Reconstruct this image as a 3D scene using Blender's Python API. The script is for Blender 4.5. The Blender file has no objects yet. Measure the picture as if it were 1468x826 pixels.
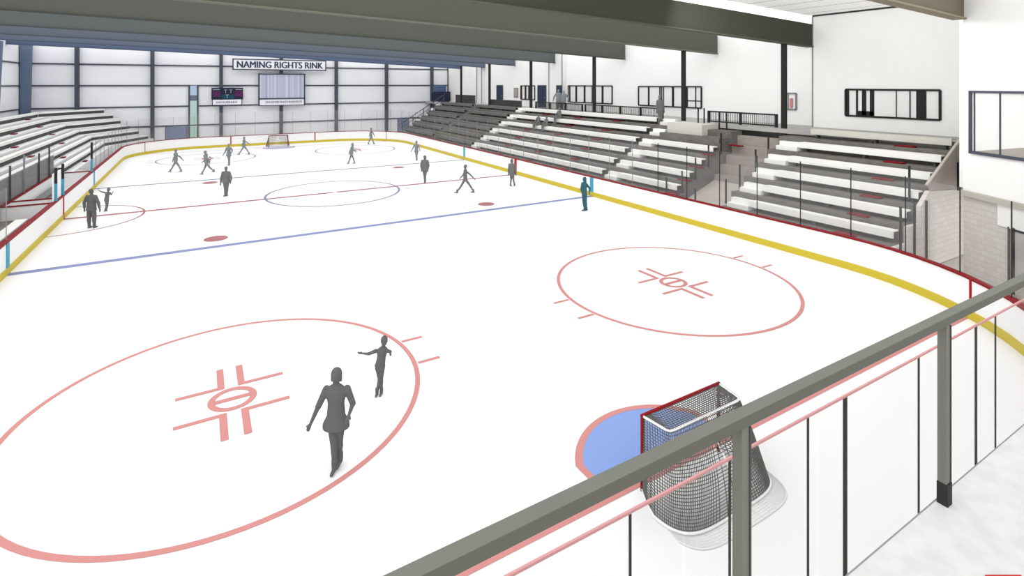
import bpy, bmesh, math, random
from mathutils import Vector, Matrix
random.seed(7)
C = bpy.context.scene.collection
SC = bpy.context.scene

# ------------------------------------------------------------------ helpers
def lin(c):
    c = c / 255.0
    return c / 12.92 if c <= 0.04045 else ((c + 0.055) / 1.055) ** 2.4

GAIN = 0.74                                        # darker paints under a bright overcast roof light
def mat(name, rgb, rough=0.85, noise=0.0, scale=3.0, spec=0.1, metal=0.0, emit=0.0):
    m = bpy.data.materials.new(name); m.use_nodes = True
    nt = m.node_tree; b = nt.nodes['Principled BSDF']
    g = 1.0 if min(rgb) >= 225 else GAIN
    col = tuple(min(0.95, lin(v) * g) for v in rgb) + (1,)
    b.inputs['Roughness'].default_value = rough
    b.inputs['Specular IOR Level'].default_value = spec
    b.inputs['Metallic'].default_value = metal
    tc = nt.nodes.new('ShaderNodeTexCoord'); nz = nt.nodes.new('ShaderNodeTexNoise')
    nz.inputs['Scale'].default_value = scale; nz.inputs['Detail'].default_value = 5
    rp = nt.nodes.new('ShaderNodeValToRGB')
    lo = tuple(v * (1 - noise) for v in col[:3]) + (1,)
    rp.color_ramp.elements[0].color = lo; rp.color_ramp.elements[0].position = 0.35
    rp.color_ramp.elements[1].color = col; rp.color_ramp.elements[1].position = 0.6
    nt.links.new(tc.outputs['Object'], nz.inputs['Vector'])
    nt.links.new(nz.outputs['Fac'], rp.inputs['Fac'])
    nt.links.new(rp.outputs['Color'], b.inputs['Base Color'])
    if emit:
        nt.links.new(rp.outputs['Color'], b.inputs['Emission Color'])
        b.inputs['Emission Strength'].default_value = emit
    return m

def stripe_mat(name, rgb, dark, axis, period, width, rough=0.85):
    GAIN = 1.0
    """flat colour with thin darker seams every PERIOD metres along one object axis"""
    m = mat(name, rgb, rough); nt = m.node_tree; b = nt.nodes['Principled BSDF']
    tc = nt.nodes.new('ShaderNodeTexCoord'); sp = nt.nodes.new('ShaderNodeSeparateXYZ')
    md = nt.nodes.new('ShaderNodeMath'); md.operation = 'PINGPONG'; md.inputs[1].default_value = period / 2
    lt = nt.nodes.new('ShaderNodeMath'); lt.operation = 'LESS_THAN'; lt.inputs[1].default_value = width / 2
    mx = nt.nodes.new('ShaderNodeMix'); mx.data_type = 'RGBA'
    nt.links.new(tc.outputs['Object'], sp.inputs[0]); nt.links.new(sp.outputs[axis], md.inputs[0])
    nt.links.new(md.outputs[0], lt.inputs[0]); nt.links.new(lt.outputs[0], mx.inputs['Factor'])
    mx.inputs['A'].default_value = tuple(lin(v) * GAIN for v in rgb) + (1,)
    mx.inputs['B'].default_value = tuple(lin(v) * GAIN for v in dark) + (1,)
    nt.links.new(mx.outputs['Result'], b.inputs['Base Color']); nt.links.new(mx.outputs['Result'], b.inputs['Emission Color']); b.inputs['Emission Strength'].default_value = 0
    return m

def brick_mat(name, c1, c2, mort, scale):
    GAIN = 1.0
    m = mat(name, c1); nt = m.node_tree; b = nt.nodes['Principled BSDF']
    tc = nt.nodes.new('ShaderNodeTexCoord'); sp = nt.nodes.new('ShaderNodeSeparateXYZ')
    ad = nt.nodes.new('ShaderNodeMath'); ad.operation = 'ADD'
    cb = nt.nodes.new('ShaderNodeCombineXYZ'); br = nt.nodes.new('ShaderNodeTexBrick')
    nt.links.new(tc.outputs['Object'], sp.inputs[0])
    nt.links.new(sp.outputs[0], ad.inputs[0]); nt.links.new(sp.outputs[1], ad.inputs[1])
    nt.links.new(ad.outputs[0], cb.inputs[0]); nt.links.new(sp.outputs[2], cb.inputs[1])
    nt.links.new(cb.outputs[0], br.inputs['Vector'])
    for k, c in (('Color1', c1), ('Color2', c2), ('Mortar', mort)):
        br.inputs[k].default_value = tuple(lin(v) * GAIN for v in c) + (1,)
    br.inputs['Scale'].default_value = scale; br.inputs['Mortar Size'].default_value = 0.012
    nt.links.new(br.outputs['Color'], b.inputs['Base Color'])
    return m

def glass_mat(name, haze, tint=(1, 1, 1)):
    m = bpy.data.materials.new(name); m.use_nodes = True
    nt = m.node_tree; nt.nodes.clear()
    o = nt.nodes.new('ShaderNodeOutputMaterial'); t = nt.nodes.new('ShaderNodeBsdfTransparent')
    g = nt.nodes.new('ShaderNodeBsdfGlossy'); mx = nt.nodes.new('ShaderNodeMixShader')
    t.inputs[0].default_value = tint + (1,); g.inputs['Roughness'].default_value = 0.15
    mx.inputs[0].default_value = haze
    nt.links.new(t.outputs[0], mx.inputs[1]); nt.links.new(g.outputs[0], mx.inputs[2])
    nt.links.new(mx.outputs[0], o.inputs['Surface'])
    return m

ORI = {}                                             # world origin of every object built
class MB:
    def __init__(s): s.v = []; s.f = []
    def add(s, vs, fs):
        k = len(s.v); s.v += [tuple(p) for p in vs]; s.f += [[i + k for i in q] for q in fs]; return s
    def box(s, x0, x1, y0, y1, z0, z1):
        x0, x1 = sorted((x0, x1)); y0, y1 = sorted((y0, y1)); z0, z1 = sorted((z0, z1))
        return s.add([(x0,y0,z0),(x1,y0,z0),(x1,y1,z0),(x0,y1,z0),(x0,y0,z1),(x1,y0,z1),(x1,y1,z1),(x0,y1,z1)],
                     [(3,2,1,0),(4,5,6,7),(0,1,5,4),(1,2,6,5),(2,3,7,6),(3,0,4,7)])
    def prism(s, poly, z0, z1):                       # plan polygon (counter-clockwise) pulled up in Z
        n = len(poly)
        return s.add([(x, y, z0) for x, y in poly] + [(x, y, z1) for x, y in poly],
                     [list(range(n))[::-1], list(range(n, 2*n))] + [(i, (i+1) % n, n + (i+1) % n, n + i) for i in range(n)])
    def slab_xz(s, poly, y0, y1):                     # X-Z outline pulled along Y
        n = len(poly)
        return s.add([(x, y0, z) for x, z in poly] + [(x, y1, z) for x, z in poly],
                     [list(range(n)), list(range(n, 2*n))[::-1]] + [((i+1) % n, i, n + i, n + (i+1) % n) for i in range(n)])
    def bar(s, a, b, w, h, up=(0, 0, 1)):             # rectangular bar from a to b, w across, h along up
        a = Vector(a); b = Vector(b); d = (b - a).normalized(); u = Vector(up)
        sd = d.cross(u)
        sd = Vector((1, 0, 0)) if sd.length < 1e-4 else sd.normalized()
        u = sd.cross(d).normalized()
        vs = [p + sd * (i * w / 2) + u * (j * h / 2) for p in (a, b) for i, j in ((-1,-1),(1,-1),(1,1),(-1,1))]
        return s.add(vs, [(0,1,2,3),(7,6,5,4),(0,4,5,1),(1,5,6,2),(2,6,7,3),(3,7,4,0)])
    def tube(s, pts, r, n=10, closed=False):
        pts = [Vector(p) for p in pts]; m = len(pts); rr = r if isinstance(r, (list, tuple)) else [r] * m
        vs = []; ref = None
        for i, p in enumerate(pts):
            a = pts[(i-1) % m] if closed or i else p; b = pts[(i+1) % m] if closed or i < m-1 else p
            d = (b - a).normalized()
            if ref is None: ref = Vector((0,0,1)) if abs(d.z) < .9 else Vector((1,0,0))
            sd = d.cross(ref).normalized(); up = sd.cross(d).normalized(); ref = up
            vs += [p + (sd * math.cos(t) + up * math.sin(t)) * rr[i] for t in (2*math.pi*k/n for k in range(n))]
        fs = []
        for i in range(m if closed else m-1):
            j = (i+1) % m
            fs += [(i*n+k, i*n+(k+1) % n, j*n+(k+1) % n, j*n+k) for k in range(n)]
        if not closed: fs += [list(range(n))[::-1], [(m-1)*n+k for k in range(n)]]
        return s.add(vs, fs)
    def limb(s, a, b, ra, rb, n=12):                  # tapered capsule
        a = Vector(a); b = Vector(b); d = b - a
        L = max(d.length, 1e-5); d = d / L
        pts = [a - d*ra*.98, a - d*ra*.75, a - d*ra*.4, a]; rs = [ra*.2, ra*.66, ra*.92, ra]
        pts += [a.lerp(b, .5)]; rs += [(ra+rb)/2]
        pts += [b, b + d*rb*.4, b + d*rb*.75, b + d*rb*.98]; rs += [rb, rb*.92, rb*.66, rb*.2]
        return s.tube(pts, rs, n)
    def ell(s, c, r, ax=None, nu=16, nv=10):          # ellipsoid on axes ax
        ax = ax or (Vector((1,0,0)), Vector((0,1,0)), Vector((0,0,1))); c = Vector(c)
        vs = [c + ax[2]*r[2]]
        for j in range(1, nv):
            t = math.pi*j/nv
            vs += [c + ax[0]*(r[0]*math.sin(t)*math.cos(p)) + ax[1]*(r[1]*math.sin(t)*math.sin(p)) + ax[2]*(r[2]*math.cos(t)) for p in (2*math.pi*k/nu for k in range(nu))]
        vs += [c - ax[2]*r[2]]; e = len(vs) - 1
        fs = [(0, 1+k, 1+(k+1) % nu) for k in range(nu)]
        for j in range(nv-2):
            fs += [(1+j*nu+k, 1+(j+1)*nu+k, 1+(j+1)*nu+(k+1) % nu, 1+j*nu+(k+1) % nu) for k in range(nu)]
        fs += [(e, 1+(nv-2)*nu+(k+1) % nu, 1+(nv-2)*nu+k) for k in range(nu)]
        return s.add(vs, fs)
    def rings(s, secs, u, v, n=20):                   # closed body from elliptical sections (centre, ru, rv)
        vs = []
        for c, ru, rv in secs:
            vs += [Vector(c) + u*(ru*math.cos(t)) + v*(rv*math.sin(t)) for t in (2*math.pi*k/n for k in range(n))]
        fs = [(i*n+k, i*n+(k+1) % n, (i+1)*n+(k+1) % n, (i+1)*n+k) for i in range(len(secs)-1) for k in range(n)]
        fs += [list(range(n))[::-1], [(len(secs)-1)*n+k for k in range(n)]]
        return s.add(vs, fs)
    def mesh(s, name, org=(0, 0, 0)):
        me = bpy.data.meshes.new(name); o = Vector(org)
        me.from_pydata([Vector(p) - o for p in s.v], [], s.f)
        bm = bmesh.new(); bm.from_mesh(me); bmesh.ops.recalc_face_normals(bm, faces=bm.faces); bm.to_mesh(me); bm.free()
        return me
    def build(s, name, m, parent=None, smooth=False, bevel=0, kind=None, label=None):
        if parent is not None: org = ORI[parent.name]
        else:
            xs = [p[0] for p in s.v]; ys = [p[1] for p in s.v]; zs = [p[2] for p in s.v]
            org = Vector(((min(xs)+max(xs))/2, (min(ys)+max(ys))/2, min(zs)))
        me = s.mesh(name, org); me.materials.append(m)
        if smooth: me.polygons.foreach_set('use_smooth', [True]*len(me.polygons))
        o = bpy.data.objects.new(name, me); C.objects.link(o)
        ORI[o.name] = Vector(org)
        if parent is not None: o.parent = parent
        else: o.location = org
        if bevel:
            bv = o.modifiers.new('bevel', 'BEVEL'); bv.width = bevel; bv.segments = 2; bv.limit_method = 'ANGLE'
        if kind: o['kind'] = kind
        if label: o['label'] = label
        return o

def B(*a): return MB().box(*a)
def empty(name, loc):
    o = bpy.data.objects.new(name, None); C.objects.link(o); o.location = loc
    o.empty_display_size = .2; ORI[o.name] = Vector(loc); return o
def tag(o, label, cat, group=None):
    o['label'] = label; o['category'] = cat
    if group: o['group'] = group
    return o
def thing(name, loc, label, cat, group=None): return tag(empty(name, loc), label, cat, group)
def struct(o): o['kind'] = 'structure'; return o

# ------------------------------------------------------------------ materials
WALL = mat('white_plaster', (238, 238, 236), noise=.02, scale=.6)
WALLF = mat('haze_blue_cladding', (239, 240, 244), noise=.02, scale=.4)  # bluish tint puts distance haze into the wall colour
ICE = mat('ice', (237, 237, 237), rough=.6, noise=.01, scale=.3, spec=.2)
SLABM = mat('grey_concrete_floor', (206, 200, 192), noise=.08, scale=1.2)
PLAT = mat('pale_speckled_concrete', (226, 226, 224), noise=.1, scale=9)
DARK = mat('dark_steel', (52, 52, 50), rough=.6)
DARKB = mat('blue_grey_steel', (88, 93, 106), rough=.6)
BLUEC = mat('slate_blue_steel', (118, 134, 162), rough=.6)
RAILM = mat('grey_painted_steel', (124, 125, 117), rough=.55, noise=.05, scale=4)
BOARD = mat('white_board_plastic', (238, 238, 238), rough=.5, noise=.01)
YEL = mat('yellow_kick_plastic', (226, 204, 70), rough=.5)
RED = mat('dark_red_cap', (146, 22, 32), rough=.5)
REDB = mat('bright_red_line', (190, 20, 34), rough=.5)
CYAN = mat('cyan_line', (80, 176, 208), rough=.5)
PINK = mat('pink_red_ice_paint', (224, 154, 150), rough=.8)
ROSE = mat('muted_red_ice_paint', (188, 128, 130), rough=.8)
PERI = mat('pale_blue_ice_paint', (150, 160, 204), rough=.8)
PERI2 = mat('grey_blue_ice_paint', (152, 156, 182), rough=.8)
CREASE = mat('crease_blue_paint', (148, 176, 238), rough=.8)
TREAD = mat('dark_grey_concrete', (128, 125, 120), noise=.18, scale=2.5)
TREADL = mat('pale_grey_concrete', (227, 228, 230), noise=.06, scale=1.5)
SEAT = mat('white_bench_plank', (232, 232, 228), noise=.03, scale=2)
IVORY = mat('ivory_bench_plank', (226, 224, 214), noise=.03, scale=2)
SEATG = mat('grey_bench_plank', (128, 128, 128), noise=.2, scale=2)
SUPP = mat('dark_bench_support', (88, 88, 86), rough=.7)
BENCHSHADE = mat('painted_bench_shade', (92, 92, 92), rough=.8)
MARK = mat('dark_red_marker', (128, 18, 26), rough=.7)
BROWN = mat('brown_grey_paving', (206, 197, 188), noise=.1, scale=1.5)
PARA = mat('brown_grey_cladding', (184, 174, 167), noise=.12, scale=1.0)
GREYW = mat('mid_grey_wall', (150, 150, 150), noise=.04)
MASON = brick_mat('pale_blockwork', (204, 199, 194), (197, 191, 185), (182, 176, 170), 1.3)
DOORB = mat('navy_door', (62, 70, 94), rough=.6)
DOORP = mat('pale_blue_door', (138, 150, 184), rough=.6)
PANE = mat('pale_window_pane', (230, 230, 228), rough=.3, spec=.4)
PANEB = mat('bluish_window_pane', (176, 184, 214), rough=.3, spec=.4)
NAVY = mat('navy_panel', (46, 52, 78), rough=.5)
PLUM = mat('plum_panel', (98, 52, 96), rough=.5)
TEAL = mat('teal_panel', (34, 86, 104), rough=.5)
WHITE = mat('white_sign_face', (242, 243, 248), rough=.6)
INK = mat('slate_lettering', (76, 84, 108), rough=.7)
FAINT = mat('faint_grey_lettering', (176, 178, 190), rough=.7)
SKYG = mat('sky_blue_glass', (206, 230, 255), rough=.3); MINT = mat('mint_glass', (212, 248, 238), rough=.3)
SLATEG = mat('slate_glass', (122, 132, 150), rough=.3)
NETG = mat('grey_net_cord', (118, 118, 116), rough=.9)
NETGHOST = mat('pale_net_ghost', (228, 228, 228), rough=.9)
POSTR = mat('red_goal_pipe', (150, 24, 34), rough=.4)
POSTW = mat('white_goal_pipe', (240, 240, 240), rough=.5)
GLASS = glass_mat('clear_glass', .05, (.985, .985, .985))
SEAM = mat('dark_glass_seam', (66, 66, 66)); SEAML = mat('pale_glass_seam', (156, 158, 164))
PINKCAP = mat('pale_red_glass_cap', (226, 168, 168))
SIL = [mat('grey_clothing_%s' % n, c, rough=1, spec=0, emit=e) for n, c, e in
       (('near', (100, 100, 100), .25), ('mid', (112, 114, 113), .28), ('far', (130, 135, 138), .3), ('teal', (60, 100, 112), .25))]  # weak glow added so the figures look flat, without shading
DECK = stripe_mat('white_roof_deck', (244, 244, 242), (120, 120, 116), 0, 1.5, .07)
DECK.node_tree.nodes['Principled BSDF'].inputs['Emission Strength'].default_value = .22   # glow added to brighten the deck, which is no lamp

# ------------------------------------------------------------------ camera, light
F = 770.555
cam = bpy.data.cameras.new('camera'); co = bpy.data.objects.new('camera', cam); C.objects.link(co)
co.location = (-7.2386, -34.7343, 6.7543); co.rotation_euler = (math.pi/2, 0, -0.53634)
cam.sensor_fit = 'HORIZONTAL'; cam.sensor_width = 36; cam.lens = F * 36 / 1468
cam.shift_x = (734 - 744.378) / 1468; cam.shift_y = (120.758 - 413) / 1468
cam.clip_start = .05; cam.clip_end = 400
SC.camera = co
SC.view_settings.view_transform = 'Standard'; SC.view_settings.look = 'None'
SC.cycles.transparent_max_bounces = 40; SC.cycles.max_bounces = 6
w = bpy.data.worlds.new('sky'); SC.world = w; w.use_nodes = True
w.node_tree.nodes['Background'].inputs[0].default_value = (1, 1, 1, 1)
w.node_tree.nodes['Background'].inputs[1].default_value = 1.5
sn = bpy.data.lights.new('fill_sun', 'SUN'); sn.energy = 1.3; sn.angle = math.radians(110)  # soft fill added from behind the viewer to brighten surfaces facing it
so = bpy.data.objects.new('fill_sun', sn); C.objects.link(so); so.location = (-10, -30, 20)
so.rotation_euler = Vector((.58, .62, -.5)).to_track_quat('-Z', 'Y').to_euler()
CR = Vector((math.cos(.53634), -math.sin(.53634), 0)); CF = Vector((-math.sin(.53634), -math.cos(.53634), 0))  # to the viewer's right; toward the viewer

# ------------------------------------------------------------------ rink
HX, HY, RC = 13.1, 31.0, 7.0
HN, RN = 31.5, 7.7                                   # near end of the rink
def ring_pts(d, n=14):
    x, y, r = HX + d, HY + d, RC + d; P = []
    yn, q = HN + d, RN + d
    for cx, cy, a0, r in ((x-r, y-r, 0, r), (-x+r, y-r, 90, r), (-x+q, -yn+q, 180, q), (x-q, -yn+q, 270, q)):
        P += [(cx + r*math.cos(math.radians(a0 + 90*k/n)), cy + r*math.sin(math.radians(a0 + 90*k/n))) for k in range(n+1)]
    return P
def ring_mb(d0, d1, z0, z1):
    a, b = ring_pts(d0), ring_pts(d1); n = len(a)
    vs = [(x, y, z0) for x, y in a] + [(x, y, z0) for x, y in b] + [(x, y, z1) for x, y in a] + [(x, y, z1) for x, y in b]
    fs = []
    for i in range(n):
        j = (i+1) % n
        fs += [(i, n+i, n+j, j), (2*n+i, 2*n+j, 3*n+j, 3*n+i), (i, j, 2*n+j, 2*n+i), (n+i, 3*n+i, 3*n+j, n+j)]
    return MB().add(vs, fs)

struct(B(-24, 24, -40, 36, -.3, -.03).build('floor', SLABM))
ice = empty('ice_sheet', (0, 0, 0)); struct(ice); ice['label'] = 'white ice sheet of the hockey rink with painted lines'
MB().prism(ring_pts(.05), -.03, 0).build('ice_surface', ICE, ice)
def flat(polys, z):
    m = MB()
    for p in polys: m.add([(x, y, z) for x, y in p], [list(range(len(p)))])
    return m
def rect(x0, x1, y0, y1): return [(x0, y0), (x1, y0), (x1, y1), (x0, y1)]
def arc(cx, cy, r0, r1, a0=0, a1=360, n=96):
    q = []
    for k in range(n):
        t0, t1 = math.radians(a0 + (a1-a0)*k/n), math.radians(a0 + (a1-a0)*(k+1)/n)
        q.append([(cx+r*math.cos(t), cy+r*math.sin(t)) for r, t in ((r0, t0), (r1, t0), (r1, t1), (r0, t1))])
    return q
def disc(cx, cy, r, n=40): return [[(cx+r*math.cos(2*math.pi*k/n), cy+r*math.sin(2*math.pi*k/n)) for k in range(n)]]
DX, DY, R0 = 6.632, 21.671, 3.96
for sx, sy, where in ((-1, -1, 'near left'), (1, -1, 'near right'), (-1, 1, 'far left'), (1, 1, 'far right')):
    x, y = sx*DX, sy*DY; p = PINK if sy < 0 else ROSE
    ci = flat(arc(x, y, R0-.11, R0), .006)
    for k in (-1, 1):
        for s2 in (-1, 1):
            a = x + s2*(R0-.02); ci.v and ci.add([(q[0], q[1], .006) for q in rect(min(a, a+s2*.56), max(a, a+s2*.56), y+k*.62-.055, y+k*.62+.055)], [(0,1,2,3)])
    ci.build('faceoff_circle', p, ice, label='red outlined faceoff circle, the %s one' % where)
    dm = flat(arc(x, y, .34, .47) + [rect(x-.34, x+.34, y-.07, y+.07)], .008)
    dm.build('faceoff_spot', p, ice)
    L = []
    for k in (-1, 1):
        for s2 in (-1, 1):
            L.append(rect(min(x+s2*.13, x+s2*1.06), max(x+s2*.13, x+s2*1.06), y+k*.56-.06, y+k*.56+.06))
            L.append(rect(min(x+s2*.13, x+s2*.27), max(x+s2*.13, x+s2*.27), min(y+k*.62, y+k*1.47), max(y+k*.62, y+k*1.47)))
    flat(L, .007).build('faceoff_brackets', p, ice)
for x, y in ((-DX, -7.762), (DX, -7.762), (-DX, 7.762), (DX, 7.762)):
    flat(disc(x, y, .47), .006).build('neutral_zone_spot', ROSE, ice)
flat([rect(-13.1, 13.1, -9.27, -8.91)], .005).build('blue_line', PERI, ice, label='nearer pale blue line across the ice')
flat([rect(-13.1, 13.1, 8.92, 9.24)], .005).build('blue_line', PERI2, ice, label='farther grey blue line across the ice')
flat([rect(-13.1, 13.1, -.16, .16)], .005).build('centre_line', ROSE, ice)
flat(arc(0, 0, 3.86, 4.0), .008).build('centre_circle', PERI2, ice)
flat(disc(0, 0, .16), .009).build('centre_spot', ICE, ice)
flat(arc(-13.1, -.3, 3.3, 3.4, -90, 90, 50), .006).build('referee_crease', ROSE, ice)
xe = 11.9
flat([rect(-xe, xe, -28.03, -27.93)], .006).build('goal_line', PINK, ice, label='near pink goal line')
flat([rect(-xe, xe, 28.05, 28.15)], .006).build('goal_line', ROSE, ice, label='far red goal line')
def crease(gy, s):
    rr = 1.8; xl = 1.56; a = math.degrees(math.acos(xl/rr)); pts = []
    for k in range(41):
        t = math.radians(a + (180-2*a)*k/40); pts.append((rr*math.cos(t), rr*math.sin(t)))
    out = [(xl, 0)] + pts + [(-xl, 0)]
    inn = [(px*.915, py*.93) for px, py in out]
    f = lambda q: (q[0] + .03, gy + s*q[1])
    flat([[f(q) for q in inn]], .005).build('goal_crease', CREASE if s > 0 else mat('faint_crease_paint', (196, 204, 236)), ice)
    flat([[f(out[i]), f(out[i+1]), f(inn[i+1]), f(inn[i])] for i in range(len(out)-1)], .007).build('crease_outline', PINK if s > 0 else ROSE, ice)
crease(-27.98, 1); crease(28.05, -1)

bd = thing('dasher_boards', (0, 0, 0), 'white dasher boards with yellow kick strip and red cap round the ice', 'rink boards')
ring_mb(0, .16, 0, 1.13).build('board_panel', BOARD, bd)
ring_mb(-.025, .0, 0, .26).build('kick_plate', YEL, bd)
ring_mb(-.03, .18, 1.13, 1.18).build('cap_rail', RED, bd)
for x in (-1, 1):
    for y in (-9.09, 9.08):
        B(x*13.07, x*13.11, y-.15, y+.15, .26, 1.13).build('blue_line_marker', CYAN, bd)
    B(x*13.07, x*13.11, -.15 if x > 0 else -.08, .15 if x > 0 else .08, 0.01, 1.13).build('centre_line_marker', REDB, bd)
    for sy in (-1, 1):
        rq, cy_ = (RC, HY-RC) if sy > 0 else (RN, HN-RN)
        a = math.asin((28.1-cy_)/rq); px, py = HX-rq+rq*math.cos(a), cy_+rq*math.sin(a)
        MB().bar((x*px, sy*py, .27), (x*px, sy*py, 1.13), .07, .07).build('goal_line_marker', REDB, bd)
for x in (-4.35, 4.26): B(x-.05, x+.05, 30.96, 31.02, .26, 1.13).build('goal_line_marker', REDB, bd)

# clear glass above the boards, one pane at a time
def seg_path():
    P = [Vector((p[0], p[1], 0)) for p in ring_pts(.09, 20)]
    P.append(P[0]); out = []
    return P
def walk(P, d):
    L = 0
    for a, b in zip(P, P[1:]):
        l = (b-a).length
        if L + l >= d: return a.lerp(b, (d-L)/l)
        L += l
    return P[-1]
P_ = seg_path(); TOT = sum((b-a).length for a, b in zip(P_, P_[1:]))
NP = 86
side_of = {}
for k in range(NP):
    a, b = walk(P_, TOT*k/NP), walk(P_, TOT*(k+1)/NP); c = (a+b)/2
    if c.x < -12.8 and -9.2 < c.y < 9.3: continue       # open in front of the team and penalty boxes
    if c.y < -31.1: zt, where, gp = 3.415, 'near end boards behind the goal', 'near end glass'
    elif c.y > 30.6: zt, where, gp = 3.7, 'far end boards under the scoreboard', 'far end glass'
    elif abs(c.y) > 24 and c.x > 0 and c.y < 0: zt, where, gp = 3.7, 'near right corner boards', 'near right corner glass'
    elif abs(c.y) > 24: zt, where, gp = (3.7, 'far right corner boards', 'far right corner glass') if c.x > 0 else ((3.4, 'far left corner boards', 'far left corner glass') if c.y > 0 else (2.85, 'near left corner boards', 'near left corner glass'))
    elif c.x > 0: zt, where, gp = 3.7, 'right side boards in front of the stands', 'right side glass'
    else: zt, where, gp = 3.05, 'left side boards', 'left side glass'
    g = thing('rink_glass', (c.x, c.y, 1.18), 'clear upright glass panel standing on the ' + where, 'glass panel', gp)
    d = (b-a).normalized()*.012
    MB().bar((a.x+d.x, a.y+d.y, (1.18+zt)/2), (b.x-d.x, b.y-d.y, (1.18+zt)/2), .012, zt-1.18).build('pane', GLASS, g)
    near = c.y < -12 and c.x > 0 and c.y > -31.1
    if c.y < -31.1:
        MB().bar((a.x, a.y, zt+.02), (b.x, b.y, zt+.02), .02, .022).build('glass_cap', PINKCAP, g)
    else:
        rr = .028 if near else .022
        MB().bar((a.x, a.y, 1.18), (a.x, a.y, zt), rr, rr).build('glass_seam', SEAM if near else SEAML, g)
for x, wd in ((-5.27, .018), (-3.88, .022), (-2.51, .022), (-1.12, .024), (-.33, .075), (1.58, .03), (3.5, .06), (4.27, .03)):
    X_ = -7.239 + (x + 7.239)*.885
    tag(B(X_-wd*.43, X_+wd*.43, -31.485, -31.47, 1.18, 3.31).build('glass_stanchion', DARK),
        ('thick' if wd > .06 else 'thin') + ' dark stanchion of the near end glass, ' +
        {-5.27: 'farthest left, below the rail', -3.88: 'left of the net', -2.51: 'in front of the net', -1.12: 'just right of the net', -.33: 'between the two grey rail posts', 1.58: 'left of the right rail post', 3.5: 'right of the right rail post', 4.27: 'nearest the frame edge'}[x], 'stanchion', 'near end stanchions')

# ------------------------------------------------------------------ goals
def net_quad(fn, nu, nv):
    m = MB(); vs = [fn(i/nu, j/nv) for j in range(nv+1) for i in range(nu+1)]
    return m.add(vs, [(j*(nu+1)+i, j*(nu+1)+i+1, (j+1)*(nu+1)+i+1, (j+1)*(nu+1)+i) for j in range(nv) for i in range(nu)])
def wire(o, t):
    md = o.modifiers.new('wire', 'WIREFRAME'); md.thickness = t; md.use_even_offset = False; md.use_replace = True
def goal(gy, s, label, fine):
    X0, Hh = .03, 1.24; hw = .945
    g = thing('hockey_goal', (X0, gy, 0), label, 'goal')
    W = lambda x, d, z: (X0 + x, gy + s*d, z)          # d = metres behind the goal line
    base = []                                          # base curve from left post round the back to the right post
    N = 40
    for k in range(N+1):
        t = math.pi * k / N; cx, sx_ = math.cos(t), math.sin(t)
        ex = .42
        base.append((-1.2*math.copysign(abs(cx)**ex, cx)*(1 if abs(cx) < .999 else hw/1.2), 1.13*abs(sx_)**ex))
    base[0] = (-hw, 0); base[-1] = (hw, 0); base[1] = (-1.08, .22); base[-2] = (1.08, .22)
    top = [(-hw, 0)]
    cor = [(-.885, .40), (-.875, .47), (-.84, .515), (-.76, .53)]
    top += [(-.93, .1), (-.915, .2), (-.9, .3)] + cor + [(-.76 + 1.52*k/22, .53) for k in range(1, 22)] + [(-a, b) for a, b in cor[::-1]] + [(.9, .3), (.915, .2), (.93, .1), (hw, 0)]
    def lerp_list(Lp, u):
        f = u*(len(Lp)-1); i = min(int(f), len(Lp)-2); t = f-i
        return (Lp[i][0]*(1-t)+Lp[i+1][0]*t, Lp[i][1]*(1-t)+Lp[i+1][1]*t)
    def back(u, v):
        a, b = lerp_list(top, u), lerp_list(base, u); bow = .10*math.sin(math.pi*v)*math.sin(math.pi*u)
        return W(a[0]*(1-v)+b[0]*v, a[1]*(1-v)+b[1]*v + bow, Hh*(1-v) + .02)
    n = net_quad(back, 74 if fine else 30, 30 if fine else 12).build('net', NETG, g); wire(n, .02 if fine else .03)
    def roof(u, v):
        a = lerp_list(top, u); return W(a[0]*(1-v)+(-hw+2*hw*u)*v, a[1]*(1-v), Hh - .01*math.sin(math.pi*v))
    n = net_quad(roof, 40 if fine else 20, 12 if fine else 5).build('top_net', NETG, g); wire(n, .02 if fine else .03)
    for sx in (-1, 1):
        MB().tube([W(sx*hw, 0, 0), W(sx*hw, 0, Hh)], .032, 12).build('goal_post', POSTR, g, True)
    MB().tube([W(-hw-.02, 0, Hh), W(hw+.02, 0, Hh)], .032, 12).build('crossbar', POSTR, g, True)
    MB().tube([W(a, d, .03) for a, d in base], .024, 8).build('base_bar', POSTW, g, True)
    MB().tube([W(a, d, Hh) for a, d in top], .02, 8).build('top_shelf_bar', POSTW, g, True)
    MB().tube([W(0, .53, Hh), W(0, .9, .7), W(0, 1.13, .03)], .018, 8).build('back_support', POSTW, g, True)
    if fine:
        def ghost_net(u, v):  # added flat mesh: ghost image of the net, refracted by the end glass
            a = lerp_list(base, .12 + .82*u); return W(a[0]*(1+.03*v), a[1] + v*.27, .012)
        n = net_quad(ghost_net, 56, 6).build('net_ghost', NETGHOST, g, label='pale flat ghost image of the net behind the base bar'); wire(n, .009)
        MB().tube([W(a*1.03, d + .27, .015) for a, d in base[5:-2]], .012, 6).build('ghost_cord', NETGHOST, g, True)
goal(-28.1, -1, 'red framed hockey goal with grey net behind the foreground rail', True)
goal(28.1, 1, 'small far hockey goal with red frame against the far boards', False)

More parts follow.
